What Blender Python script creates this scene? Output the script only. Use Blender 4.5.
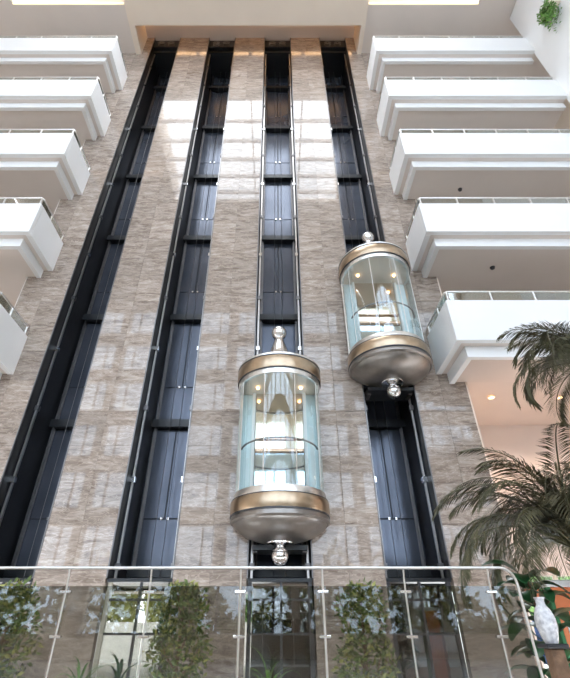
import bpy, bmesh, math, random
from mathutils import Vector, Matrix
R = math.radians
random.seed(7)
for o in list(bpy.data.objects):
    bpy.data.objects.remove(o)
sc = bpy.context.scene
C = sc.collection

# ------------------------------------------------------------------ camera, sky, exposure
D = 9.4            # distance from the camera to the marble lift wall, metres
E = 0.6            # eye height above the lobby floor
cd = bpy.data.cameras.new('camera'); cam = bpy.data.objects.new('camera', cd); C.objects.link(cam)
cam.location = (0, 0, E); cam.rotation_euler = (R(90 + 34.2), 0, 0)
cd.sensor_fit = 'HORIZONTAL'; cd.sensor_width = 36; cd.lens = 36 * 441 / 570; cd.shift_x = 9 / 570
cd.clip_start = 0.05; cd.clip_end = 300
sc.camera = cam
w = bpy.data.worlds.new('sky'); sc.world = w; w.use_nodes = True
wn = w.node_tree; wb = wn.nodes['Background']
wb.inputs['Color'].default_value = (0.86, 0.925, 1.0, 1); wb.inputs['Strength'].default_value = 5.0
vs = sc.view_settings
vs.view_transform = 'Standard'; vs.look = 'None'; vs.exposure = 0.7; vs.gamma = 1.0; vs.use_curve_mapping = False
try:
    sc.cycles.use_denoising = True; sc.cycles.max_bounces = 12; sc.cycles.diffuse_bounces = 5
    sc.cycles.transparent_max_bounces = 24; sc.cycles.sample_clamp_indirect = 6.0
    sc.cycles.caustics_reflective = False; sc.cycles.caustics_refractive = False
except Exception:
    pass

def portal(name, loc, rot, sx, sy):
    l = bpy.data.lights.new(name, 'AREA'); l.shape = 'RECTANGLE'; l.size = sx; l.size_y = sy
    l.cycles.is_portal = True
    o = bpy.data.objects.new(name, l); C.objects.link(o); o.location = loc; o.rotation_euler = rot
    return o
SKY_Z = E + 2.36 * D
portal('skylight_portal', (-0.134 * D, 0.453 * D, SKY_Z + 0.4), (0, 0, 0), 1.10 * D, 0.66 * D)
portal('facade_portal', (-0.134 * D, -1.0 * D - .2, E + 1.1 * D), (R(90), 0, R(180)), 2.1 * D, 2.1 * D)

# ------------------------------------------------------------------ materials
MATS = {}
def nodes_of(name):
    m = bpy.data.materials.new(name); m.use_nodes = True; MATS[name] = m
    return m, m.node_tree, m.node_tree.nodes['Principled BSDF']
def plain(name, col, rough=.5, metal=0, var=.06, scale=6, spec=None, bump=0, bscale=40):
    m, t, b = nodes_of(name)
    n = t.nodes.new('ShaderNodeTexNoise'); n.inputs['Scale'].default_value = scale; n.inputs['Detail'].default_value = 4
    tc = t.nodes.new('ShaderNodeTexCoord'); t.links.new(tc.outputs['Object'], n.inputs['Vector'])
    r = t.nodes.new('ShaderNodeValToRGB')
    r.color_ramp.elements[0].position = .3; r.color_ramp.elements[1].position = .7
    r.color_ramp.elements[0].color = tuple(max(0, c * (1 - var)) for c in col) + (1,)
    r.color_ramp.elements[1].color = tuple(min(1, c * (1 + var)) for c in col) + (1,)
    t.links.new(n.outputs['Fac'], r.inputs['Fac']); t.links.new(r.outputs['Color'], b.inputs['Base Color'])
    b.inputs['Roughness'].default_value = rough; b.inputs['Metallic'].default_value = metal
    if spec is not None: b.inputs['Specular IOR Level'].default_value = spec
    if bump:
        n2 = t.nodes.new('ShaderNodeTexNoise'); n2.inputs['Scale'].default_value = bscale
        t.links.new(tc.outputs['Object'], n2.inputs['Vector'])
        bp = t.nodes.new('ShaderNodeBump'); bp.inputs['Strength'].default_value = bump; bp.inputs['Distance'].default_value = .01
        t.links.new(n2.outputs['Fac'], bp.inputs['Height']); t.links.new(bp.outputs['Normal'], b.inputs['Normal'])
    return m
def emit(name, col, s):
    m, t, b = nodes_of(name)
    b.inputs['Base Color'].default_value = col + (1,)
    b.inputs['Emission Color'].default_value = col + (1,); b.inputs['Emission Strength'].default_value = s
    return m
def glassy(name, tint, refl=.08, edge=.5, rough=.02, gcol=(1, 1, 1)):
    m = bpy.data.materials.new(name); m.use_nodes = True; t = m.node_tree; t.nodes.clear(); MATS[name] = m
    o = t.nodes.new('ShaderNodeOutputMaterial'); mx = t.nodes.new('ShaderNodeMixShader')
    tr = t.nodes.new('ShaderNodeBsdfTransparent'); tr.inputs['Color'].default_value = tint + (1,)
    gl = t.nodes.new('ShaderNodeBsdfGlossy'); gl.inputs['Roughness'].default_value = rough; gl.inputs['Color'].default_value = gcol + (1,)
    lw = t.nodes.new('ShaderNodeLayerWeight'); lw.inputs['Blend'].default_value = .35
    mr = t.nodes.new('ShaderNodeMapRange'); mr.inputs['To Min'].default_value = refl; mr.inputs['To Max'].default_value = edge
    t.links.new(lw.outputs['Facing'], mr.inputs['Value']); t.links.new(mr.outputs['Result'], mx.inputs['Fac'])
    t.links.new(tr.outputs[0], mx.inputs[1]); t.links.new(gl.outputs[0], mx.inputs[2]); t.links.new(mx.outputs[0], o.inputs['Surface'])
    return m
def marble(name, c0, c1, c2, rough=.09):
    m, t, b = nodes_of(name)
    tc = t.nodes.new('ShaderNodeTexCoord'); oi = t.nodes.new('ShaderNodeObjectInfo')
    mul = t.nodes.new('ShaderNodeVectorMath'); mul.operation = 'MULTIPLY_ADD'
    mul.inputs[1].default_value = (.8, .8, 3.4)
    cx = t.nodes.new('ShaderNodeCombineXYZ')
    for k, f in enumerate((37., 91., 53.)):
        mm = t.nodes.new('ShaderNodeMath'); mm.operation = 'MULTIPLY'; mm.inputs[1].default_value = f
        t.links.new(oi.outputs['Random'], mm.inputs[0]); t.links.new(mm.outputs[0], cx.inputs[k])
    t.links.new(tc.outputs['Object'], mul.inputs[0]); t.links.new(cx.outputs[0], mul.inputs[2])
    n = t.nodes.new('ShaderNodeTexNoise'); n.inputs['Scale'].default_value = 2.3; n.inputs['Detail'].default_value = 8
    n.inputs['Roughness'].default_value = .62; n.inputs['Distortion'].default_value = 1.1
    t.links.new(mul.outputs[0], n.inputs['Vector'])
    r = t.nodes.new('ShaderNodeValToRGB'); e = r.color_ramp.elements
    e[0].position = .28; e[0].color = c0 + (1,); e[1].position = .72; e[1].color = c2 + (1,)
    x = e.new(.5); x.color = c1 + (1,)
    t.links.new(n.outputs['Fac'], r.inputs['Fac'])
    v = t.nodes.new('ShaderNodeTexNoise'); v.inputs['Scale'].default_value = 2.6; v.inputs['Detail'].default_value = 5; v.inputs['Distortion'].default_value = 2.2
    t.links.new(mul.outputs[0], v.inputs['Vector'])
    vr = t.nodes.new('ShaderNodeValToRGB'); ve = vr.color_ramp.elements
    ve[0].position = .47; ve[0].color = (0, 0, 0, 1); ve[1].position = .53; ve[1].color = (0, 0, 0, 1)
    vm = ve.new(.5); vm.color = (1, 1, 1, 1)
    t.links.new(v.outputs['Fac'], vr.inputs['Fac'])
    mx = t.nodes.new('ShaderNodeMix'); mx.data_type = 'RGBA'
    sm = t.nodes.new('ShaderNodeMath'); sm.operation = 'MULTIPLY'; sm.inputs[1].default_value = .38
    t.links.new(vr.outputs['Color'], sm.inputs[0]); t.links.new(sm.outputs[0], mx.inputs[0])
    t.links.new(r.outputs['Color'], mx.inputs[6]); mx.inputs[7].default_value = tuple(min(1, c * 1.5) for c in c2) + (1,)
    br = t.nodes.new('ShaderNodeMapRange'); br.inputs['To Min'].default_value = .86; br.inputs['To Max'].default_value = 1.14
    t.links.new(oi.outputs['Random'], br.inputs['Value'])
    hs = t.nodes.new('ShaderNodeHueSaturation'); t.links.new(br.outputs[0], hs.inputs['Value'])
    t.links.new(mx.outputs[2], hs.inputs['Color']); t.links.new(hs.outputs[0], b.inputs['Base Color'])
    b.inputs['Roughness'].default_value = .2; b.inputs['Specular IOR Level'].default_value = .12
    b.inputs['Coat Weight'].default_value = 1.0; b.inputs['Coat IOR'].default_value = 1.44; b.inputs['Coat Roughness'].default_value = .02
    return m

marble('marble', (.15, .108, .084), (.31, .25, .208), (.47, .40, .345))
plain('joint', (.30, .25, .22), .8)
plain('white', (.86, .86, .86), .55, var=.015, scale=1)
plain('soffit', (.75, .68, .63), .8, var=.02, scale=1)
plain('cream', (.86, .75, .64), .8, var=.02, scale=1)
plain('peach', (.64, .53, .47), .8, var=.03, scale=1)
plain('panel', (.095, .106, .135), .2, metal=.6, var=.18, scale=1.2)
plain('black', (.012, .013, .015), .35, var=.2)
plain('cheek', (.012, .012, .014), .45, var=.2, spec=.25)
plain('steel', (.78, .77, .75), .3, metal=1, var=.08, scale=12)
plain('rail', (.52, .49, .46), .3, metal=1, var=.1, scale=4)
plain('dimrail', (.20, .19, .19), .38, metal=1, var=.1, scale=4)
plain('chrome', (.75, .75, .76), .10, metal=1, var=.03)
plain('gold', (.50, .39, .28), .28, metal=1, var=.08, scale=9)
plain('goldmirror', (.78, .66, .52), .06, metal=1, var=.05, scale=2)
plain('mirror', (.56, .66, .74), .03, metal=1, var=.02, scale=2)
plain('brushed', (.30, .275, .255), .34, metal=.9, var=.12, scale=5)
plain('copper', (.62, .38, .26), .25, metal=1)
plain('floor', (.62, .57, .52), .25, var=.1, scale=1)
plain('frame', (.05, .05, .055), .4)
plain('paleframe', (.62, .58, .48), .45)
plain('leaf', (.115, .165, .04), .45, var=.6, scale=5)
plain('leaf_yellow', (.30, .30, .085), .45, var=.45, scale=6)
plain('leaf_bright', (.13, .27, .05), .4, var=.4, scale=5)
plain('leaf_dark', (.02, .085, .028), .3, var=.4, scale=5)
plain('frond', (.085, .08, .038), .5, var=.5, scale=4)
plain('rachis', (.16, .13, .07), .6, var=.3)
plain('palm_trunk', (.20, .085, .05), .9, var=.5, scale=18, bump=.8, bscale=30)
plain('bark', (.22, .13, .08), .9, var=.3, scale=12, bump=.6)
plain('soil', (.05, .035, .025), .95, var=.4, scale=20)
plain('orange', (.72, .22, .09), .7, var=.06)
plain('greenpaint', (.03, .16, .06), .6)
plain('blue', (.07, .14, .33), .8, var=.2, scale=20)
plain('porcelain', (.75, .75, .80), .15, var=.3, scale=26)
plain('pot', (.03, .03, .035), .35, var=.2)
plain('paving', (.72, .70, .66), .9, var=.06, scale=2)
plain('redtile', (.55, .20, .11), .8, var=.2)
emit('warm', (1.0, .60, .28), 2.4)
emit('cove', (1.0, .84, .58), .55)
emit('warmcove', (1.0, .70, .38), .9)
emit('lamp', (1.0, .62, .30), 6.0)
plain('skysheen', (.66, .78, .80), .15, var=.03)  # opaque pale cyan standing in for sky reflected in the cab's side glass
plain('peachpale', (.78, .70, .66), .8, var=.03)
glassy('cabglass', (.86, .95, .96), .05, .55)
glassy('railglass', (.58, .58, .56), .035, .3)
glassy('thinglass', (.70, .74, .70), .10, .5)
glassy('clearglass', (.93, .95, .94), .05, .45)
glassy('facadeglass', (.80, .85, .90), .04, .3)
glassy('darkglass', (.16, .18, .20), .22, .6)

# ------------------------------------------------------------------ helpers
def mesh_obj(name, bm, mat, parent=None, smooth=False):
    me = bpy.data.meshes.new(name); bm.normal_update(); bm.to_mesh(me); bm.free()
    if mat: me.materials.append(MATS[mat])
    if smooth:
        me.polygons.foreach_set('use_smooth', [True] * len(me.polygons))
        try: me.set_sharp_from_angle(angle=R(35))
        except Exception: pass
    o = bpy.data.objects.new(name, me); C.objects.link(o)
    if parent: o.parent = parent
    return o
def tag(o, label=None, cat=None, group=None, kind=None):
    if label: o['label'] = label
    if cat: o['category'] = cat
    if group: o['group'] = group
    if kind: o['kind'] = kind
    return o
def empty(name, loc=(0, 0, 0), rz=0):
    o = bpy.data.objects.new(name, None); C.objects.link(o); o.location = loc; o.rotation_euler = (0, 0, rz)
    o.empty_display_size = .1
    return o
def box(bm, a, b, bev=0):
    x0, y0, z0 = a; x1, y1, z1 = b
    vsx = [bm.verts.new(p) for p in ((x0,y0,z0),(x1,y0,z0),(x1,y1,z0),(x0,y1,z0),(x0,y0,z1),(x1,y0,z1),(x1,y1,z1),(x0,y1,z1))]
    fs = [bm.faces.new([vsx[i] for i in f]) for f in ((3,2,1,0),(4,5,6,7),(0,1,5,4),(1,2,6,5),(2,3,7,6),(3,0,4,7))]
    if bev:
        es = {e for f in fs for e in f.edges}
        bmesh.ops.bevel(bm, geom=list(es), offset=bev, segments=1, affect='EDGES')
def boxo(name, a, b, mat, parent=None, bev=0):
    bm = bmesh.new(); box(bm, a, b, bev); return mesh_obj(name, bm, mat, parent)
def share(name, me, parent, loc=(0, 0, 0), rz=0):
    o = bpy.data.objects.new(name, me); C.objects.link(o); o.parent = parent; o.location = loc; o.rotation_euler = (0, 0, rz)
    return o
def tube(bm, pts, r, seg=8, cap=True):
    pts = [Vector(p) for p in pts]; rr = r if isinstance(r, (list, tuple)) else [r] * len(pts)
    rings = []; prev = None
    for i, p in enumerate(pts):
        t = (pts[min(i + 1, len(pts) - 1)] - pts[max(i - 1, 0)]).normalized()
        if prev is None:
            up = Vector((0, 0, 1)) if abs(t.z) < .9 else Vector((1, 0, 0))
            n = t.cross(up).normalized()
        else:
            n = (prev - t * prev.dot(t)).normalized()
        prev = n; bb = t.cross(n)
        rings.append([bm.verts.new(p + (n * math.cos(a) + bb * math.sin(a)) * rr[i]) for a in [2 * math.pi * k / seg for k in range(seg)]])
    for i in range(len(rings) - 1):
        for k in range(seg):
            bm.faces.new((rings[i][k], rings[i][(k + 1) % seg], rings[i + 1][(k + 1) % seg], rings[i + 1][k]))
    if cap:
        bm.faces.new(rings[0][::-1]); bm.faces.new(rings[-1])
def lathe(bm, prof, seg=48, a0=0, a1=2 * math.pi):
    full = abs(a1 - a0 - 2 * math.pi) < 1e-6; n = seg if full else seg + 1
    rings = []
    for r, z in prof:
        if r < 1e-5: rings.append([bm.verts.new((0, 0, z))])
        else: rings.append([bm.verts.new((r * math.cos(a0 + (a1 - a0) * k / seg), r * math.sin(a0 + (a1 - a0) * k / seg), z)) for k in range(n)])
    for i in range(len(rings) - 1):
        A, B = rings[i], rings[i + 1]
        for k in range(seg):
            j = (k + 1) % n
            if len(A) == 1 and len(B) == 1: continue
            if len(A) == 1: bm.faces.new((A[0], B[j], B[k]))
            elif len(B) == 1: bm.faces.new((A[k], A[j], B[0]))
            else: bm.faces.new((A[k], A[j], B[j], B[k]))
def latheo(name, prof, mat, parent, seg=48, loc=(0, 0, 0), a0=0, a1=2 * math.pi):
    bm = bmesh.new(); lathe(bm, prof, seg, a0, a1)
    bmesh.ops.recalc_face_normals(bm, faces=bm.faces)
    o = mesh_obj(name, bm, mat, parent, True); o.location = loc; return o
def ball(r, zc, n=12):
    return [(r * math.sin(math.pi * k / n), zc - r * math.cos(math.pi * k / n)) for k in range(n + 1)]

# ------------------------------------------------------------------ the setting
SC = [c * D for c in (-.553, -.274, .008, .287)]     # shaft centre lines
HW = .067 * D                                        # half width of a shaft opening
SD = .15 * D                                         # shaft depth
ZB = E + .1007 * D                                   # underside of the shafts
ZT = E + 2.542 * D                                   # top of the wall
ZL = -1.6                                            # sunken court
CX = -.134 * D                                       # axis of the atrium
XL, XR = -1.21 * D, 1.075 * D                          # side walls
ZC = E + 2.36 * D                                    # ceiling

boxo('floor', (-1.7 * D, -1.0 * D, -.3), (1.45 * D, 5.12, 0), 'floor')
tag(bpy.data.objects['floor'], kind='structure')
tag(boxo('floor_court', (-1.7 * D, 5.12, ZL - .2), (1.45 * D, 1.0 * D, ZL), 'floor'), kind='structure')
tag(boxo('floor_rear', (-1.7 * D, 1.0 * D + .3, -.3), (1.45 * D, 1.75 * D, 0), 'floor'), kind='structure')

# marble piers: a backing with slabs hung on it
def pier(name, x0, x1, z0, z1, cols, row=.82, depth=SD):
    bm = bmesh.new(); box(bm, (x0 + .01, D + .03, z0), (x1 - .01, D + .2, ZB)); box(bm, (x0 + .01, D + .03, ZB), (x1 - .01, D + depth, z1))
    back = tag(mesh_obj(name, bm, 'joint'), kind='structure')
    gap = .003; wd = (x1 - x0) / cols
    n = math.ceil((z1 - z0) / row)
    bm = bmesh.new(); box(bm, (gap / 2, 0, gap / 2), (wd - gap / 2, .034, row - gap / 2), .002)
    me = bpy.data.meshes.new('slab'); bm.to_mesh(me); bm.free(); me.materials.append(MATS['marble'])
    last = z1 - z0 - (n - 1) * row
    bm = bmesh.new(); box(bm, (gap / 2, 0, gap / 2), (wd - gap / 2, .034, last - gap / 2), .002)
    me2 = bpy.data.meshes.new('slab'); bm.to_mesh(me2); bm.free(); me2.materials.append(MATS['marble'])
    for i in range(n):
        for k in range(cols):
            share('slab', me if i < n - 1 else me2, back, (x0 + k * wd, D + random.uniform(-.0015, .0015), z0 + i * row))
    return back
XM = .486 * D
pier('wall_back_left', -.753 * D, SC[0] - HW, ZL, ZT, 2)
pier('wall_back_inner_left', SC[0] + HW, SC[1] - HW, ZL, ZT, 2)
pier('wall_back_centre', SC[1] + HW, SC[2] - HW, ZL, ZT, 2)
pier('wall_back_inner_right', SC[2] + HW, SC[3] - HW, ZL, ZT, 2)
pier('wall_back_right', SC[3] + HW, XM, ZL, ZT, 2)
# plain walls beside the piers, behind the balconies
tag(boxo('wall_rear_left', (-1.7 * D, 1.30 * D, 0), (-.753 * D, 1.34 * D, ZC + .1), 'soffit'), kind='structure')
tag(boxo('wall_rear_right', (XM, 1.30 * D, E + .601 * D), (1.45 * D, 1.34 * D, ZC + .1), 'soffit'), kind='structure')
tag(boxo('wall_right', (XR, .2 * D, -1.6), (XR + .3, .85 * D, ZC), 'white'), kind='structure')
tag(boxo('wall_far_right', (1.45 * D, -1.0 * D, -1.6), (1.45 * D + .3, 1.75 * D, ZC), 'cream'), kind='structure')
tag(boxo('wall_far_left', (-1.7 * D - .3, -1.0 * D, -1.6), (-1.7 * D, 1.75 * D, ZC), 'cream'), kind='structure')
tag(boxo('wall_recess', (XM + .06, 1.30 * D, 1.9), (1.45 * D, 1.34 * D, E + .6 * D), 'peach'), kind='structure')
tag(boxo('ceiling_recess', (XM + .051, D + .01, E + .555 * D), (1.45 * D, 1.35 * D, E + .6 * D), 'peach'), kind='structure')  # same peach as the lowest soffits, warm light included in its colour
tag(boxo('wall_return_left', (-.753 * D - .05, D + .035, 0), (-.753 * D, 1.30 * D, ZC + .1), 'soffit'), kind='structure')
tag(boxo('wall_return_right', (XM, D + .035, ZL), (XM + .05, 1.295 * D, ZC + .1), 'cream'), kind='structure')
tag(boxo('wall_shaft_back', (-.753 * D, D + SD + .02, ZB - .1), (XM, D + SD + .2, ZT), 'black'), kind='structure')
# ceiling: centre field, slot over the lifts, side trays, skylight
BX0, BX1 = -.683 * D, .416 * D
SX0, SX1 = -.657 * D, .396 * D
tag(boxo('ceiling_centre', (SX0, .775 * D, ZC), (SX1, .877 * D, ZT + .2), 'cream'), kind='structure')
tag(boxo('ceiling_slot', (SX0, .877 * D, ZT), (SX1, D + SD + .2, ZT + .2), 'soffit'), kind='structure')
tag(boxo('trim_1', (BX0, .12 * D, ZC), (SX0, D, ZT + .2), 'cream'), kind='structure')
tag(boxo('trim_2', (SX1, .12 * D, ZC), (BX1, D, ZT + .2), 'cream'), kind='structure')
ZS = ZC + .12
def side_ceiling(name, xa, xb, ta, tb):
    bm = bmesh.new(); y0, y1 = .30 * D, .800 * D
    box(bm, (xa, y1, ZS), (xb, 1.34 * D, ZS + .12)); box(bm, (xa, -1.0 * D, ZS), (xb, y0, ZS + .12))
    box(bm, (xa, y0, ZS), (ta, y1, ZS + .12)); box(bm, (tb, y0, ZS), (xb, y1, ZS + .12))
    box(bm, (ta - .3, y0 - .3, ZS + .45), (tb + .3, y1 + .3, ZS + .5))
    o = tag(mesh_obj(name, bm, 'soffit'), kind='structure')  # greyer than the centre field: shade put into the side ceiling's colour
    c = empty('cove_lamp', ((ta + tb) / 2, y1 - .1, ZS + .02))
    for (a, b) in (((ta + .02, y1 + .04, ZS + .16), (tb - .02, y1 + .12, ZS + .22)), ((ta + .02, y0 - .12, ZS + .16), (tb - .02, y0 - .04, ZS + .22))):
        l = boxo('light_strip', a, b, 'warmcove', c); l.matrix_parent_inverse = c.matrix_basis.inverted()
    # the glowing lip of the tray
    l = boxo('lit_lip', (ta, y1 - .05, ZS - .005), (tb, y1 + .0, ZS + .10), 'cove', c); l.matrix_parent_inverse = c.matrix_basis.inverted()
    return c
c = side_ceiling('ceiling_left', -1.7 * D, BX0, -1.19 * D, BX0 - .01)
tag(c, 'warm glowing cove light in the ceiling above the left balconies', 'light', 'ceiling cove lights')
c = side_ceiling('ceiling_right', BX1, 1.45 * D, BX1 + .01, .915 * D)
tag(c, 'warm glowing cove light in the ceiling above the right balconies', 'light', 'ceiling cove lights')
tag(boxo('ceiling_rear', (BX0, -1.0 * D, ZC), (BX1, .12 * D, ZC + .3), 'cream'), kind='structure')
sky = empty('skylight', (CX, .3 * D, ZC))
tag(sky, 'white gridded skylight in the ceiling above the atrium', 'skylight')
bmx = []
for k in range(1, 6):
    y = (.775 - .1175 * k) * D
    bmx.append(boxo('beam', (SX0 + .01, y - .06, ZC + .0), (SX1 - .01, y + .06, ZC + .25), 'white', sky))
for k in range(1, 4):
    x = BX0 + (BX1 - BX0) * k / 4
    bmx.append(boxo('purlin', (x - .04, .131 * D, ZC + .25), (x + .04, .774 * D, ZC + .32), 'white', sky))
for o in bmx: o.matrix_parent_inverse = Matrix.Translation(-Vector(sky.location))
# warm lamp strip hidden in the slot over the lifts
sl = empty('slot_lamp', (CX, .885 * D, ZC + .2))
tag(sl, 'warm light strip in the ceiling slot over the elevators', 'light')
for k in range(4):
    x = BX0 + (k + .5) * (BX1 - BX0) / 4
    o = boxo('light_strip', (x - 1.2, .922 * D, ZT - .06), (x + 1.2, .934 * D, ZT - .003), 'warm', sl)
    o.matrix_parent_inverse = Matrix.Translation(-Vector(sl.location))

# the glazed front of the hall behind the viewer (it lights the hall and shows in the polished stone)
fac = empty('wall_front', (0, -1.0 * D, 0)); fac['kind'] = 'structure'
FX0, FX1 = -1.7 * D, 1.45 * D
for k in range(8):
    x = FX0 + (FX1 - FX0) * k / 7
    boxo('column', (x - .35, -.2, -1.0), (x + .35, .2, ZC), 'cream', fac)
for n in range(8):
    z = .9 * 0 + n * .345 * D
    boxo('spandrel', (FX0, -.15, z - .3), (FX1, .15, z + .75), 'cream', fac)
for k in range(14):
    x = FX0 + (FX1 - FX0) * (k + .5) / 14
    boxo('mullion', (x - .05, -.05, 0), (x + .05, .05, ZC), 'frame', fac)
    xa = FX0 + (FX1 - FX0) * k / 14
    boxo('pane', (xa + .02, -.02, 0), (xa + (FX1 - FX0) / 14 - .02, -.01, ZC), 'facadeglass', fac)

# ------------------------------------------------------------------ elevator shafts
PITCH = .3625 * D
def shaft(i, label):
    xc = SC[i]
    t = tag(empty('elevator_shaft', (xc, D, ZB)), label, 'elevator shaft', 'elevator shafts in the marble wall')
    h = ZT - ZB
    for s in (-1, 1):
        boxo('side_lining', (s * HW - (.02 if s > 0 else 0), .0, 0), (s * HW + (.02 if s < 0 else 0), SD, h), 'cheek', t)
        # bright jamb rail at the front, dim guide rails further in
        boxo('jamb_rail', (s * (HW - .075) - .022, .30, 0), (s * (HW - .075) + .022, .36, h - .9), 'rail', t)
        boxo('jamb_trim', (s * (HW - .012) - .012, -.012, 0), (s * (HW - .012) + .012, .03, h), 'dimrail' , t)
        bm = bmesh.new(); gx = s * (HW - .10); box(bm, (gx - .015, SD - .16, 0), (gx + .015, SD - .08, h - .7)); box(bm, (gx - .04, SD - .08, 0), (gx + .04, SD - .06, h - .7))
        mesh_obj('guide_rail', bm, 'dimrail', t)
    bz = [E + (.852 + .3635 * k) * D - ZB for k in range(-2, 5)]
    bw = HW - .02
    for k, z in enumerate(bz):
        if z > h: continue
        boxo('floor_band', (-bw, SD - .22, z - .10), (bw, SD - .03, z + .10), 'black', t)
        boxo('band_flashing', (-bw, SD - .10, z + .10), (bw, SD - .02, z + .125), 'steel', t)
        z1 = (bz[k + 1] if k + 1 < len(bz) else h) - .13
        zm = z + (z1 - z) * .34
        if z1 - z > .3:
            boxo('panel', (-bw, SD - .03, z + .13), (bw, SD, zm - .012), 'panel', t, .006)
            boxo('panel', (-bw, SD - .03, zm + .012), (-.012, SD, z1), 'panel', t, .006)
            boxo('panel', (.012, SD - .03, zm + .012), (bw, SD, z1), 'panel', t, .006)
            for x in (-.1, .05):
                boxo('clip', (x, SD - .06, zm - .03), (x + .05, SD - .03, zm + .03), 'chrome', t)
        for s in (-1, 1):
            boxo('rail_clamp', (s * (HW - .075) - .05, .28, z - .06), (s * (HW - .075) + .05, .38, z + .06), 'dimrail', t)
            boxo('rail_clamp', (s * (HW - .075) - .05, .28, z - .06 + PITCH / 2), (s * (HW - .075) + .05, .38, z + .06 + PITCH / 2), 'chrome' if z + PITCH / 2 < h - 2 else 'dimrail', t)
    # bottom panel
    z = bz[0] - .1
    if z > .2: boxo('panel', (-bw, SD - .03, 0), (bw, SD, z), 'panel', t, .006)
    # hoist beam and sheaves at the head of the shaft
    boxo('hoist_beam', (-bw, .25, h - .95), (bw, SD - .05, h - .75), 'black', t)
    boxo('head_box', (-bw, .12, h - .70), (bw, SD - .05, h - .004), 'black', t)
    for s in (-.25, .22):
        bm = bmesh.new(); prof = [(.04, -.05), (.17, -.05), (.14, -.02), (.14, .02), (.17, .05), (.04, .05)]
        lathe(bm, prof, 20)
        bmesh.ops.rotate(bm, verts=bm.verts, cent=(0, 0, 0), matrix=Matrix.Rotation(R(90), 3, 'X'))
        o = mesh_obj('sheave', bm, 'dimrail', t, True); o.location = (s, .05, h - .50)
    # ropes
    for s in (-.12, .12):
        bm = bmesh.new(); tube(bm, ((s, SD - .3, 0), (s, SD - .3, h - .7)), .007, 6); mesh_obj('rope', bm, 'dimrail', t)
    boxo('bottom_beam', (-bw, .05, -.06), (bw, SD, 0), 'black', t)
    return t
shaft(0, 'leftmost dark elevator shaft beside the left balconies, without a cab')
shaft(1, 'second dark elevator shaft from the left, without a cab')
shaft(2, 'dark elevator shaft in which the lower glass cab hangs')
shaft(3, 'dark elevator shaft by the right balconies, with the higher glass cab')

# glazed screens under the shafts
def screen(i, label, glass):
    t = tag(empty('glass_screen', (SC[i], D + .12, ZL)), label, 'glazed screen', 'glazed screens under the elevator shafts')
    h = ZB - .06 - ZL; w_ = HW - .025
    boxo('frame_post', (-w_, 0, 0), (-w_ + .07, .08, h), 'paleframe' if i == 1 else 'frame', t)
    boxo('frame_post', (w_ - .07, 0, 0), (w_, .08, h), 'frame', t)
    zs = [0, 1.1, E - ZL + .07, E - ZL + .60, h]
    xs = [-w_ + .07, .02, w_ - .07]
    boxo('mullion', (xs[1] - .022, 0, 0), (xs[1] + .022, .07, h), 'frame', t)
    for z in zs[1:-1]: boxo('transom', (xs[0], .005, z - .02), (xs[2], .065, z + .02), 'frame', t)
    for a in range(2):
        for b in range(4):
            boxo('pane', (xs[a] + .015, .03, zs[b] + .02), (xs[a + 1] - .015, .04, zs[b + 1] - .02), glass, t)
screen(0, 'glazed screen under the leftmost elevator shaft behind a shrub', 'darkglass')
screen(1, 'bright glazed screen under the second shaft showing the garden', 'clearglass')
screen(2, 'dark glazed screen under the shaft of the lower cab', 'darkglass')
screen(3, 'dark glazed screen under the shaft of the higher cab', 'darkglass')

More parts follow.
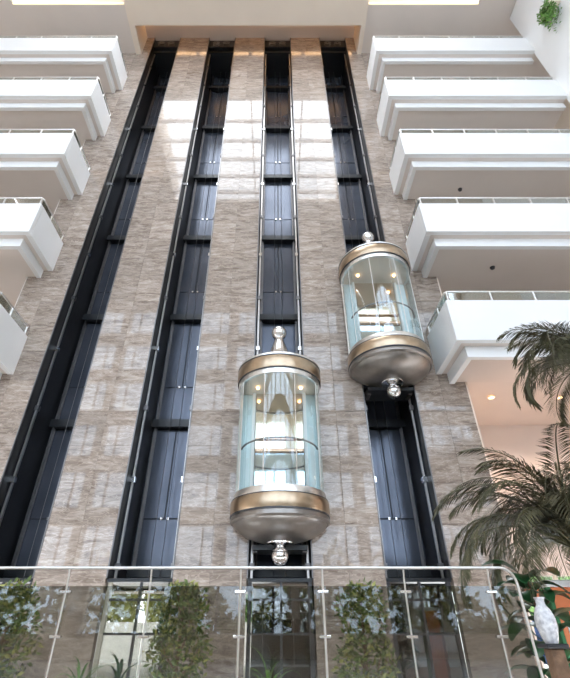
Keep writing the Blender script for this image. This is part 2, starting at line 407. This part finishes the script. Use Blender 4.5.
# ------------------------------------------------------------------ balconies
def balcony(side, n, label):
    # local frame: origin at the inner front corner of the parapet underside, +x away from the lifts
    zf = E + (.568 + .3625 * n) * D
    xc = BX0 if side < 0 else BX1
    t = tag(empty('balcony', (xc, .84 * D, zf)), label, 'balcony', 'white balconies %s of the elevators' % ('left' if side < 0 else 'right'))
    L = (BX0 - XL + .5) if side < 0 else (XR - BX1)
    W = .16 * D; H = .119 * D; th = .14; ins = .27
    def bx(name, a, b, m, bev=0):
        x0, x1 = sorted((side * a[0], side * b[0]))
        return boxo(name, (x0, a[1], a[2]), (x1, b[1], b[2]), m, t, bev)
    bx('front_parapet', (0, 0, 0), (L, th, H), 'white', .012)
    bx('end_parapet', (0, th, 0), (th, W - .004, H), 'white', .0)
    bm = bmesh.new()
    lh = .028 * D
    for a, b in (((ins, ins, -lh), (L, ins + .12, .08)), ((ins, ins + .12, -lh), (ins + .12, W - .004, .08))):
        x0, x1 = sorted((side * a[0], side * b[0])); box(bm, (x0, a[1], a[2]), (x1, b[1], b[2]))
    mesh_obj('lower_lip', bm, 'white', t)
    bm = bmesh.new()
    x0, x1 = sorted((side * th, side * L)); box(bm, (x0, th, .02), (x1, W, .26))
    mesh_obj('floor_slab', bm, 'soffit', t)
    x0, x1 = sorted((side * (ins + .12), side * L))
    boxo('soffit', (x0, ins + .12, -lh + .05), (x1, W, .02), 'soffit' if n else 'peach', t)  # lowest soffits peach: warm recess light put into the colour
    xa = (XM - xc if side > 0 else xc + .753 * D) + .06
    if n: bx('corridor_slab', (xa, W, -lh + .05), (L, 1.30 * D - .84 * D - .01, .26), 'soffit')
    # low steel railing with glass on top of the parapet
    rz = H + .30; y0 = .07
    bm = bmesh.new(); tube(bm, ((side * L, y0, rz), (side * (y0 + .05), y0, rz), (side * y0, y0 + .05, rz), (side * y0, W - .01, rz)), .022, 8)
    mesh_obj('top_rail', bm, 'steel', t, True)
    px = y0 + .02; first = None; k = 0
    while px < L - .1:
        bm = bmesh.new(); tube(bm, ((side * px, y0, H), (side * px, y0, rz)), .02, 6)
        mesh_obj('rail_post', bm, 'steel', t, True)
        nx = min(px + 1.02, L)
        bx('glass_pane', (px + .04, y0 - .005, H + .03), (nx - .04, y0 + .005, rz - .04), 'thinglass')
        px += 1.02
    for y in (W * .45, W - .06):
        bm = bmesh.new(); tube(bm, ((side * y0, y, H), (side * y0, y, rz)), .02, 6); mesh_obj('rail_post', bm, 'steel', t, True)
    bx('glass_pane', (y0 - .005, .12, H + .03), (y0 + .005, W * .45 - .04, rz - .04), 'thinglass')
    bx('glass_pane', (y0 - .005, W * .45 + .04, H + .03), (y0 + .005, W - .1, rz - .04), 'thinglass')
    # small dark camera dome under the soffit
    if side > 0 and n in (1, 2):
        o = latheo('dome_camera', [(0, -.07), (.05, -.055), (.07, 0), (.07, .02)], 'pot', t, 16, (2.1 if n == 1 else 2.0, ins + .85, -lh + .05))
    return t
ords = ['lowest', 'second lowest', 'middle', 'second highest', 'topmost']
for n in range(5):
    balcony(-1, n, ords[n] + ' white balcony on the left of the elevators')
    balcony(1, n, ords[n] + ' white balcony on the right of the elevators')

# ------------------------------------------------------------------ panoramic cabs
def clat(name, prof, mat, parent, seg=48, loc=(0, 0, 0), a0=0, a1=2 * math.pi):
    # turned part of a cab, cut flat at the back where the cab meets the wall
    bm = bmesh.new(); lathe(bm, prof, seg, a0, a1)
    if max(p[0] for p in prof) > .3:
        geom = list(bm.verts) + list(bm.edges) + list(bm.faces)
        res = bmesh.ops.bisect_plane(bm, geom=geom, plane_co=(0, .030 * D, 0), plane_no=(0, 1, 0), clear_outer=True)
    bmesh.ops.recalc_face_normals(bm, faces=bm.faces)
    o = mesh_obj(name, bm, mat, parent, True); o.location = loc; return o
def cab(i, zrel, label):
    Yc = .962 * D
    t = tag(empty('elevator_cab', (SC[i], Yc, E + zrel * D)), label, 'elevator', 'round glass elevator cabs')
    r = .0965 * D; H = .357 * D; rh = .050 * D; zt = H - rh
    # lower drum: steel trims and a gold band
    clat('lower_trim', [(r * .9, rh + .05), (r, rh + .05), (r * 1.02, rh - .02), (r * 1.02, rh - .10), (r * .95, rh - .10)], 'steel', t, 64)
    clat('lower_gold_band', [(r * .95, rh - .10), (r * 1.055, rh - .10), (r * 1.075, rh - .13), (r * 1.075, .14), (r * 1.055, .10), (r * .95, .10)], 'gold', t, 64)
    clat('lower_edge', [(r * .95, .10), (r * 1.045, .10), (r * 1.06, .05), (r * 1.06, 0), (r * 1.02, -.03), (r * .9, -.03)], 'brushed', t, 64)
    bowl = clat('bowl', [(r * 1.0, -.03), (r * .985, -.06), (r * .90, -.13), (r * .74, -.22), (r * .55, -.285), (r * .38, -.32), (r * .30, -.33), (0, -.33)], 'brushed', t, 64)
    b = clat('lower_finial', [(.26, -.325), (.25, -.35), (.13, -.37), (.075, -.385), (.07, -.40)] + [(a, z) for a, z in ball(.165, -.55)[::-1] if z < -.40], 'chrome', t, 32)
    for q, (zq, kq) in enumerate(((rh - .10, 1.045), (.10, 1.055), (zt + .10, 1.035), (H - .07, 1.045))):
        clat('groove', [(r * .95, zq + .014), (r * kq + .012, zq + .014), (r * kq + .012, zq - .014), (r * .95, zq - .014)], 'frame', t, 64)
    # upper drum
    clat('upper_trim', [(r * .93, zt - .02), (r * 1.01, zt - .02), (r * 1.02, zt + .03), (r * 1.02, zt + .10), (r * .95, zt + .10)], 'steel', t, 64)
    clat('upper_gold_band', [(r * .95, zt + .10), (r * 1.045, zt + .10), (r * 1.06, zt + .13), (r * 1.06, H - .10), (r * 1.045, H - .07), (r * .95, H - .07)], 'gold', t, 64)
    clat('upper_edge', [(r * .95, H - .07), (r * 1.05, H - .07), (r * 1.06, H - .03), (r * 1.04, H), (r * .9, H + .02)], 'steel', t, 64)
    clat('roof_dome', [(r * .95, H + .01), (r * .8, H + .09), (r * .55, H + .19), (r * .34, H + .26), (r * .28, H + .32)], 'brushed', t, 64)
    up = clat('upper_finial', [(r * .30, H + .30), (.25, H + .46), (.19, H + .66), (.13, H + .84), (.10, H + .95), (.10, H + .98)] + [(a, z) for a, z in ball(.185, H + 1.14) if z > H + 1.0], 'chrome', t, 32)
    # inside: floor, ceiling, mirrored back, frame posts
    clat('cab_floor', [(0, rh + .02), (r * .93, rh + .02), (r * .93, rh - .02), (0, rh - .02)], 'frame', t, 48)
    clat('cab_ceiling', [(0, zt + .06), (r * .95, zt + .06), (r * .95, zt + .02), (0, zt + .02)], 'cream', t, 48)
    xb = r * .58; yb = r * .22
    boxo('mirror_lower', (-xb, yb, rh + .02), (xb, yb + .04, rh + 1.02), 'mirror', t)
    boxo('mirror_upper', (-xb, yb, rh + 1.10), (xb, yb + .04, zt - .75), 'goldmirror', t)
    boxo('back_header', (-xb, yb - .005, zt - .75), (xb, yb + .04, zt + .02), 'goldmirror', t)
    boxo('copper_rail', (-xb, yb - .06, rh + 1.02), (xb, yb + .02, rh + 1.10), 'copper', t, .012)
    boxo('copper_rail', (-xb, yb - .05, rh + 1.30), (xb, yb - .01, rh + 1.34), 'copper', t, .01)
    for s in (-1, 1):
        boxo('frame_post', (s * (xb + .05) - .035, yb - .06, rh), (s * (xb + .05) + .035, yb + .04, zt + .02), 'white', t, .008)
        boxo('side_panel', (s * (r * .79) - r * .13, yb + .02, rh), (s * (r * .79) + r * .13, yb + .04, zt), 'skysheen', t)
        l = clat('spot_lamp', [(0, -.02), (.024, -.02), (.035, 0), (.035, .02), (0, .02)], 'lamp', t, 16, (s * xb * .92, yb - .35, zt - .02))
        bm = bmesh.new(); lathe(bm, ball(.05, 0, 8), 12)
        o = mesh_obj('guide_shoe', bm, 'chrome', t, True); o.location = (s * (HW - .14), .038 * D + .1, H + .12)
        o = boxo('guide_bracket', (s * (HW - .14) - .05, .038 * D, -.44), (s * (HW - .14) + .05, .038 * D + .3, -.30), 'dimrail', t, .01)
    # curved panes with slim joints
    A0, A1 = R(180 - 14), R(360 + 14); n = 5
    for k in range(n):
        a0 = A0 + (A1 - A0) * k / n + .012; a1 = A0 + (A1 - A0) * (k + 1) / n - .012
        clat('curved_pane', [(r * .985, rh + .03), (r * .985, zt)], 'cabglass', t, 10, a0=a0, a1=a1)
    for k in range(n + 1):
        a = A0 + (A1 - A0) * k / n
        bm = bmesh.new(); tube(bm, ((r * .985 * math.cos(a), r * .985 * math.sin(a), rh + .03), (r * .985 * math.cos(a), r * .985 * math.sin(a), zt)), .010 if 0 < k < n else .03, 6)
        mesh_obj('glazing_bar', bm, 'steel', t, True)
    bm = bmesh.new()
    tube(bm, [(r * .88 * math.cos(a), r * .88 * math.sin(a), rh + .98) for a in [R(190 + 160 * q / 28) for q in range(29)]], .019, 8)
    mesh_obj('handrail', bm, 'dimrail', t, True)
    # carriage that runs in the shaft
    boxo('carriage', (-HW + .16, yb + .06, rh - .2), (HW - .2, .038 * D + SD * .35, zt + .1), 'cheek', t)
    boxo('sling_beam', (-HW + .1, .02 * D, -.42), (HW - .1, .038 * D + .4, -.335), 'black', t)
    boxo('sling_beam', (-HW + .1, .02 * D, H + .02), (HW - .1, .038 * D + .4, H + .10), 'black', t)
    return t
cab(2, .194, 'lower round glass elevator cab with gold bands, at centre')
cab(3, .557, 'higher round glass elevator cab with gold bands, near the right balconies')

# ------------------------------------------------------------------ glass balustrade
RY = 5.0; RZ = 1.194
bal = tag(empty('balustrade', (0, RY, 0)), 'steel and glass balustrade along the front of the court', 'railing')
pxs = [-3.78, -2.935, -2.09, -1.26, -.355, .467, 1.288, 2.14, 2.40]
bm = bmesh.new()
tube(bm, [(-4.6, 0, RZ), (2.26, 0, RZ)] + [(2.26 + .14 * math.sin(a), 0, RZ - .14 + .14 * math.cos(a)) for a in [R(15 * q) for q in range(1, 7)]] + [(2.40, 0, 0)], .0135, 10)
mesh_obj('handrail', bm, 'steel', bal, True)
for k, x in enumerate(pxs[:-1]):
    bm = bmesh.new(); tube(bm, ((x, .05, 0), (x, .045, .95), (x, .03, 1.1), (x, 0, RZ)), .009, 8)
    p = mesh_obj('post', bm, 'steel', bal, True)
    for z in (.985, .615, .2):
        boxo('clamp', (x - .055, .015, z - .012), (x + .055, .06, z + .012), 'chrome', p, .006)
for a, b in zip([-4.6] + pxs[:-1], pxs):
    boxo('glass_panel', (a + .013, .03, .05), (b - .013, .042, 1.035), 'railglass', bal)

# ------------------------------------------------------------------ planting
def leaf_quad(bm, p, d, up, ln, wd):
    d = d.normalized(); s = d.cross(up)
    if s.length < 1e-4: s = Vector((1, 0, 0))
    s.normalize(); nrm = s.cross(d)
    a = bm.verts.new(p); b = bm.verts.new(p + d * ln * .5 + s * wd * .5 + nrm * ln * .06)
    c_ = bm.verts.new(p + d * ln); e = bm.verts.new(p + d * ln * .5 - s * wd * .5 + nrm * ln * .06)
    bm.faces.new((a, b, c_, e))
def rnd_dir(rng):
    z = rng.uniform(-.6, 1); a = rng.uniform(0, 2 * math.pi); q = math.sqrt(max(0, 1 - z * z))
    return Vector((q * math.cos(a), q * math.sin(a), z))
def shrub(x, y, ztop, rad, label, seed):
    rng = random.Random(seed)
    t = tag(empty('leafy_shrub', (x, y, ZL)), label, 'shrub', 'leafy shrubs behind the balustrade')
    h = ztop - ZL
    latheo('planter', [(0, 0), (.26, 0), (.34, .5), (.30, .5), (.29, .44), (0, .44)], 'pot', t, 24)
    bm = bmesh.new(); tube(bm, ((0, 0, .4), (.03, .02, 1.2), (-.02, 0, h * .6), (0, 0, h - .2)), [.035, .03, .025, .012], 8)
    for k in range(9):
        a = rng.uniform(0, 6.28); z = h * rng.uniform(.4, .85)
        tube(bm, ((0, 0, z), (rad * .5 * math.cos(a), rad * .5 * math.sin(a), z + .18), (rad * .8 * math.cos(a), rad * .8 * math.sin(a), z + .34)), [.012, .008, .004], 5)
    mesh_obj('stem', bm, 'bark', t, True)
    for m, cnt in (('leaf', 1500), ('leaf_yellow', 900)):
        bm = bmesh.new()
        for k in range(cnt):
            z = rng.uniform(.95, h - .05) if rng.random() < .9 else rng.uniform(h - .35, h)
            f = min(1, (h - z) / .35 + .12) ** .5
            lump = 1 + .18 * math.sin(z * 9 + seed) 
            a = rng.uniform(0, 6.283); q = rad * f * lump * rng.random() ** .45
            p = Vector((q * math.cos(a), q * math.sin(a), z))
            leaf_quad(bm, p, rnd_dir(rng), rnd_dir(rng), rng.uniform(.06, .11), rng.uniform(.028, .045))
        o = mesh_obj('foliage', bm, m, t); o['kind'] = 'stuff'
shrub(-3.22, 6.3, 1.17, .36, 'leafy green shrub at the left edge behind the glass balustrade', 1)
shrub(-1.13, 6.3, 1.17, .33, 'leafy green shrub left of the lower cab behind the balustrade', 2)
shrub(1.05, 6.3, 1.17, .31, 'leafy green shrub right of the lower cab behind the balustrade', 3)

def frond_mesh(ln, droop, seed, nl=66, lw=.017, ll=.40, mat='frond'):
    rng = random.Random(seed); bm = bmesh.new()
    pts = []
    for k in range(15):
        s = k / 14
        ang = R(62) - droop * s * 1.15 * (0.55 + .45 * s)
        pts.append((s, ang))
    P = [Vector((0, 0, 0))]
    for k in range(1, 15):
        a = pts[k][1]; P.append(P[-1] + Vector((math.cos(a), 0, math.sin(a))) * ln / 14)
    tube(bm, P, [.016 * (1 - .8 * k / 14) + .002 for k in range(15)], 5)
    for k in range(nl):
        s = .14 + .86 * k / (nl - 1); f = s * 14; i = min(13, int(f)); p = P[i].lerp(P[i + 1], f - i)
        tdir = (P[i + 1] - P[i]).normalized()
        L_ = ll * (math.sin(math.pi * min(1, .18 + .78 * s)) ** .6) * rng.uniform(.85, 1.1)
        for sd in (-1, 1):
            d = (tdir * .75 + Vector((0, sd, 0)) * .72 + Vector((0, 0, -.16 + rng.uniform(-.15, .15)))).normalized()
            side = d.cross(Vector((0, 0, 1))).normalized() * lw * .5
            m1 = p + d * L_ * .5; m2 = p + d * L_ + Vector((0, 0, -.22 * L_))
            a, b, c_, e, g = bm.verts.new(p), bm.verts.new(m1 + side), bm.verts.new(m1 - side), bm.verts.new(m2), None
            bm.faces.new((a, b, e, c_))
    me = bpy.data.meshes.new('frond'); bm.to_mesh(me); bm.free(); me.materials.append(MATS[mat])
    return me
def palm(loc, zc, n, ln, label, seed, tilt=(0, 0)):
    rng = random.Random(seed)
    t = tag(empty('palm_tree', loc), label, 'palm', 'palms at the right of the court')
    h = zc - loc[2]
    bm = bmesh.new()
    pts, rr = [], []
    for k in range(26):
        s = k / 25; pts.append((tilt[0] * s * s, tilt[1] * s * s, h * s)); rr.append(.085 + (.02 if k % 2 else 0) + .05 * max(0, s - .75))
    tube(bm, pts, rr, 14); mesh_obj('trunk', bm, 'palm_trunk', t, True)
    meshes = [frond_mesh(ln * rng.uniform(.85, 1.1), R(rng.uniform(85, 150)), seed * 31 + q) for q in range(6)]
    for k in range(n):
        o = share('frond', meshes[k % 6], t, (tilt[0], tilt[1], h))
        o.rotation_euler = (rng.uniform(-.12, .12), rng.uniform(-.55, .45), 2.399963 * k + rng.uniform(-.2, .2))
    return t
palm((3.95, 6.3, ZL), E + .95, 70, 2.1, 'palm with drooping fronds overlapping the lower right marble', 3)
palm((5.40, 6.35, ZL), E + 3.75, 46, 1.75, 'taller palm at the right edge in front of the lowest balcony', 5)

def strap_plant(loc, h, n, mat, label, seed, spread=.5, cat='plant', wd=.04):
    rng = random.Random(seed)
    t = tag(empty('strap_leaf_plant', loc), label, cat)
    latheo('pot', [(0, 0), (.17, 0), (.23, .42), (.20, .42), (.19, .37), (0, .37)], 'pot', t, 24)
    bm = bmesh.new(); tube(bm, ((0, 0, .36), (0, 0, h * .55)), [.03, .02], 8); mesh_obj('stem', bm, 'bark', t, True)
    for k in range(n):
        a = 2.4 * k; ln = spread * rng.uniform(.7, 1.15); z0 = h * rng.uniform(.5, .62); el = R(rng.uniform(45, 85))
        bm = bmesh.new(); prev = None; p = Vector((0, 0, z0)); dirv = Vector((math.cos(a), math.sin(a), 0))
        for q in range(8):
            s = q / 7; wv = wd * (math.sin(math.pi * (.12 + .88 * s)) + .02)
            sidev = Vector((-math.sin(a), math.cos(a), 0)) * wv * .5
            cur = (bm.verts.new(p + sidev), bm.verts.new(p + Vector((0, 0, -wv * .2))), bm.verts.new(p - sidev))
            if prev:
                bm.faces.new((prev[0], prev[1], cur[1], cur[0])); bm.faces.new((prev[1], prev[2], cur[2], cur[1]))
            prev = cur; e2 = el - R(115) * s * s
            p = p + (dirv * math.cos(e2) + Vector((0, 0, math.sin(e2)))) * ln / 7
        mesh_obj('leaf', bm, mat, t, True)
    return t
strap_plant((-.08, 6.6, ZL), 2.75, 22, 'leaf_bright', 'bright green strap-leaved plant under the lower cab', 11, .55)
strap_plant((-2.30, 6.5, ZL), 2.85, 20, 'leaf_bright', 'green strap-leaved plant left of the bright garden screen', 12, .5, wd=.03)
strap_plant((-1.95, 6.9, ZL), 2.95, 16, 'leaf_dark', 'dark strap-leaved plant in front of the bright garden screen', 13, .4, wd=.05)
strap_plant((1.95, 6.6, ZL), 2.55, 18, 'leaf_bright', 'low green strap-leaved plant behind the balustrade at the right', 14, .45)

# broad-leaved plant at the right end of the balustrade
def broad_plant(loc, label):
    rng = random.Random(21)
    t = tag(empty('broad_leaf_plant', loc), label, 'plant')
    h = 1.24 - loc[2]
    latheo('pot', [(0, 0), (.2, 0), (.27, .5), (.24, .5), (.23, .45), (0, .45)], 'pot', t, 24)
    bm = bmesh.new(); tube(bm, ((0, 0, .44), (.03, 0, h * .6), (0, .02, h)), [.03, .022, .012], 8); mesh_obj('stem', bm, 'bark', t, True)
    for k in range(44):
        a = 2.4 * k; z0 = h * (.55 + .45 * k / 43); ln = .40 * rng.uniform(.8, 1.15); wd = ln * .66; el = R(rng.uniform(5, 50))
        bm = bmesh.new(); prev = None; dirv = Vector((math.cos(a), math.sin(a), 0)); p = Vector((0, 0, z0)) + dirv * .08
        for q in range(8):
            s = q / 7; wv = wd * (math.sin(math.pi * (.03 + .95 * s ** .8)) ** .7 + .01)
            sv = Vector((-math.sin(a), math.cos(a), 0)) * wv * .5
            cur = (bm.verts.new(p + sv + Vector((0, 0, wv * .12))), bm.verts.new(p), bm.verts.new(p - sv + Vector((0, 0, wv * .12))))
            if prev:
                bm.faces.new((prev[0], prev[1], cur[1], cur[0])); bm.faces.new((prev[1], prev[2], cur[2], cur[1]))
            prev = cur; e2 = el - R(75) * s
            p = p + (dirv * math.cos(e2) + Vector((0, 0, math.sin(e2)))) * ln / 7
        tube(bm, ((0, 0, z0 - .05), tuple(Vector((0, 0, z0)) + dirv * .08)), .005, 5)
        mesh_obj('leaf', bm, 'leaf_dark', t, True)
broad_plant((3.02, 5.98, ZL), 'dark broad-leaved plant at the right end of the balustrade')

# patterned vase on a dark stand, striped post
st = tag(empty('pedestal', (2.76, 5.36, ZL)), 'dark pedestal carrying the white vase by the broad-leaved plant', 'pedestal')
boxo('base', (-.2, -.2, 0), (.2, .2, .08), 'pot', st, .01); boxo('column', (-.07, -.07, .08), (.07, .07, 2.12), 'bark', st, .01); boxo('top', (-.11, -.11, 2.12), (.11, .11, 2.16), 'pot', st, .01)
vz = tag(empty('vase', (2.76, 5.36, ZL + 2.16)), 'white patterned porcelain vase among the broad leaves at right', 'vase')
latheo('body', [(0, 0), (.06, 0), (.075, .04), (.10, .14), (.10, .21), (.075, .29), (.045, .33)], 'porcelain', vz, 24)
latheo('neck', [(.045, .33), (.042, .37), (.055, .40), (.045, .40), (.035, .37)], 'porcelain', vz, 24)
ps = tag(empty('painted_post', (3.58, 6.6, ZL)), 'orange post with green and white stripes at the right edge', 'post')
boxo('orange_board', (-.05, -.1, 0), (.28, .1, 2.75), 'orange', ps, .01)
boxo('green_stripe', (-.10, -.11, 0), (-.05, .1, 2.75), 'greenpaint', ps, .005)
boxo('white_stripe', (.02, -.115, 0), (.06, -.1, 2.35), 'white', ps)
boxo('capital', (-.13, -.14, 2.75), (.31, .14, 2.83), 'white', ps, .01)

# hanging planter on the right wall near the ceiling
hp = tag(empty('trailing_plant', (XR - .25, .695 * D, E + 1.99 * D)), 'trailing green plant on the white wall at the upper right corner', 'plant')
boxo('planter_box', (-.12, -.35, 0), (.24, .35, .28), 'cream', hp, .01)
bm = bmesh.new(); rng = random.Random(4)
for k in range(900):
    p = Vector((rng.uniform(-.22, .05), rng.uniform(-.3, .3), .3 - abs(rng.gauss(0, .45))))
    leaf_quad(bm, p, rnd_dir(rng), rnd_dir(rng), .12, .05)
o = mesh_obj('foliage', bm, 'leaf_bright', hp); o['kind'] = 'stuff'

# ------------------------------------------------------------------ what shows through the screens: rear hall and garden
GZ = -.2
tag(boxo('ground_garden', (-3.5 * D, 1.75 * D, GZ - .2), (3.5 * D, 5 * D, GZ), 'paving'), kind='structure')
tag(boxo('ground_forecourt', (-4 * D, -5 * D, GZ - .2), (4 * D, -1.0 * D, GZ), 'paving'), kind='structure')
tag(boxo('ceiling_rear_hall', (-1.7 * D, D + SD + .2, ZB + .25), (XM, 1.75 * D, ZB + .45), 'soffit'), kind='structure')
tag(boxo('wall_rear_hall', (-.02 * D, 1.55 * D, 0), (.40 * D, 1.58 * D, ZB + .25), 'frame'), kind='structure')
low = tag(boxo('garden_wall', (-1.6 * D, 2.3 * D, GZ), (.1 * D, 2.34 * D, E + .06 * D), 'white'), 'low white garden wall seen through the bright screen', 'wall')
def hedge(loc, sx, h, m, label, seed, cnt=4200):
    rng = random.Random(seed)
    t = tag(empty('garden_tree', loc), label, 'tree', 'trees outside the rear hall')
    bm = bmesh.new(); tube(bm, ((0, 0, 0), (.05, 0, h * .5), (0, 0, h * .8)), [.1, .08, .04], 8); mesh_obj('trunk', bm, 'bark', t, True)
    bm = bmesh.new()
    for k in range(cnt):
        p = rnd_dir(rng); q = rng.random() ** .4
        p = Vector((p.x * sx * q, p.y * sx * q, h * .53 + p.z * h * .5 * q))
        leaf_quad(bm, p, rnd_dir(rng), rnd_dir(rng), rng.uniform(.3, .5), rng.uniform(.14, .24))
    o = mesh_obj('crown', bm, m, t); o['kind'] = 'stuff'
hedge((-8.6, 2.75 * D, GZ), 1.7, 5.4, 'leaf_yellow', 'yellow-green garden tree seen through the bright screen, left one', 31)
hedge((-6.2, 3.3 * D, GZ), 1.7, 5.6, 'leaf_yellow', 'yellow-green garden tree seen through the bright screen, right one', 32)
hedge((-.8, 2.9 * D, GZ), 1.9, 5.4, 'leaf_bright', 'green garden tree behind the screen under the lower cab', 33)
hedge((14.0, 2.9 * D, GZ), 2.4, 5.0, 'leaf_bright', 'green garden tree behind the recess at the right', 35)
hedge((9.4, 3.6 * D, GZ), 2.2, 4.4, 'leaf_yellow', 'pale green garden tree beyond the recess window', 36)
rb = tag(empty('clipped_bush', (-3.55, 1.95 * D, GZ)), 'dark rounded bush seen through the bright screen', 'bush')
bm = bmesh.new(); rng = random.Random(8)
for k in range(2600):
    p = rnd_dir(rng); q = rng.random() ** .3
    leaf_quad(bm, Vector((p.x * .55 * q, p.y * .55 * q, .95 + p.z * .95 * q)), rnd_dir(rng), rnd_dir(rng), .12, .06)
o = mesh_obj('foliage', bm, 'leaf_dark', rb); o['kind'] = 'stuff'
bm = bmesh.new(); tube(bm, ((0, 0, 0), (0, 0, .8)), .05, 8); mesh_obj('trunk', bm, 'bark', rb)

# recess at the right: glazed garden window with an orange valance, blue armchairs, warm downlights
rw = tag(empty('window_1', (XM + .02, 1.30 * D, 0)), None, None, None, 'structure')
RWd = 1.45 * D - XM
for k in range(9):
    x = RWd * k / 8
    boxo('mullion', (x - .04, 0, 0), (x + .04, .1, 1.9), 'paleframe', rw)
    if k < 8: boxo('pane', (x + .04, .04, .05), (x + RWd / 8 - .04, .05, 1.9), 'clearglass', rw)
boxo('transom', (0, 0, 1.0), (RWd, .09, 1.05), 'frame', rw)
vl = tag(boxo('valance', (XM + .05, 1.285 * D, 1.42), (1.44 * D, 1.296 * D, 1.62), 'orange'), 'orange valance across the garden window at the lower right', 'valance')
def armchair(loc, rz, label):
    t = tag(empty('armchair', loc, rz), label, 'armchair', 'blue armchairs in the recess')
    boxo('seat', (-.32, -.32, .26), (.32, .26, .46), 'blue', t, .03); boxo('backrest', (-.38, .24, .20), (.38, .42, .98), 'blue', t, .04)
    for s in (-1, 1): boxo('armrest', (s * .38 - .07, -.34, .2), (s * .38 + .07, .26, .68), 'blue', t, .03)
    for sx in (-1, 1):
        for sy in (-.28, .34): boxo('leg', (sx * .34 - .025, sy - .025, 0), (sx * .34 + .025, sy + .025, .26), 'frame', t)
armchair((5.5, 1.12 * D, 0), R(20), 'blue armchair in the recess, next to the marble wall')
armchair((6.6, 1.14 * D, 0), R(-15), 'blue armchair in the recess, further from the marble wall')
for k, (x, y) in enumerate(((5.6, 1.1 * D), (7.4, 1.1 * D), (9.2, 1.1 * D))):
    z = E + .553 * D
    dl = tag(empty('downlight', (x, y, z)), ['warm recessed downlight nearest the marble wall in the recess', 'warm recessed downlight in the middle of the recess', 'warm recessed downlight farthest right in the recess'][k], 'light', 'downlights in the recess')
    latheo('ring', [(.07, 0), (.10, 0), (.10, -.02), (.07, -.02), (.07, 0)], 'steel', dl, 20)
    latheo('lens', [(0, -.005), (.07, -.005), (.07, .0), (0, .0)], 'lamp', dl, 20)
    l = bpy.data.lights.new('downlight_bulb', 'SPOT'); l.energy = 120; l.color = (1, .80, .62); l.spot_size = R(150); l.spot_blend = .6; l.shadow_soft_size = .08
    lo = bpy.data.objects.new('bulb', l); C.objects.link(lo); lo.parent = dl; lo.location = (0, 0, -.05)

bm = bmesh.new(); rng = random.Random(77)
for k in range(9000):
    x = rng.uniform(-2.4 * D, 2.2 * D); top = 3.6 + 1.6 * math.sin(x * .55) + 1.0 * math.sin(x * 1.7 + 1)
    leaf_quad(bm, Vector((x, -1.34 * D + max(-1.8, min(1.8, rng.gauss(0, .7))), GZ + top * rng.random())), rnd_dir(rng), rnd_dir(rng), rng.uniform(.35, .6), rng.uniform(.2, .35))
tag(mesh_obj('forecourt_hedge', bm, 'leaf_yellow'), 'tall yellow-green planting outside, mirrored in the dark glass screens', 'planting', None, 'stuff')
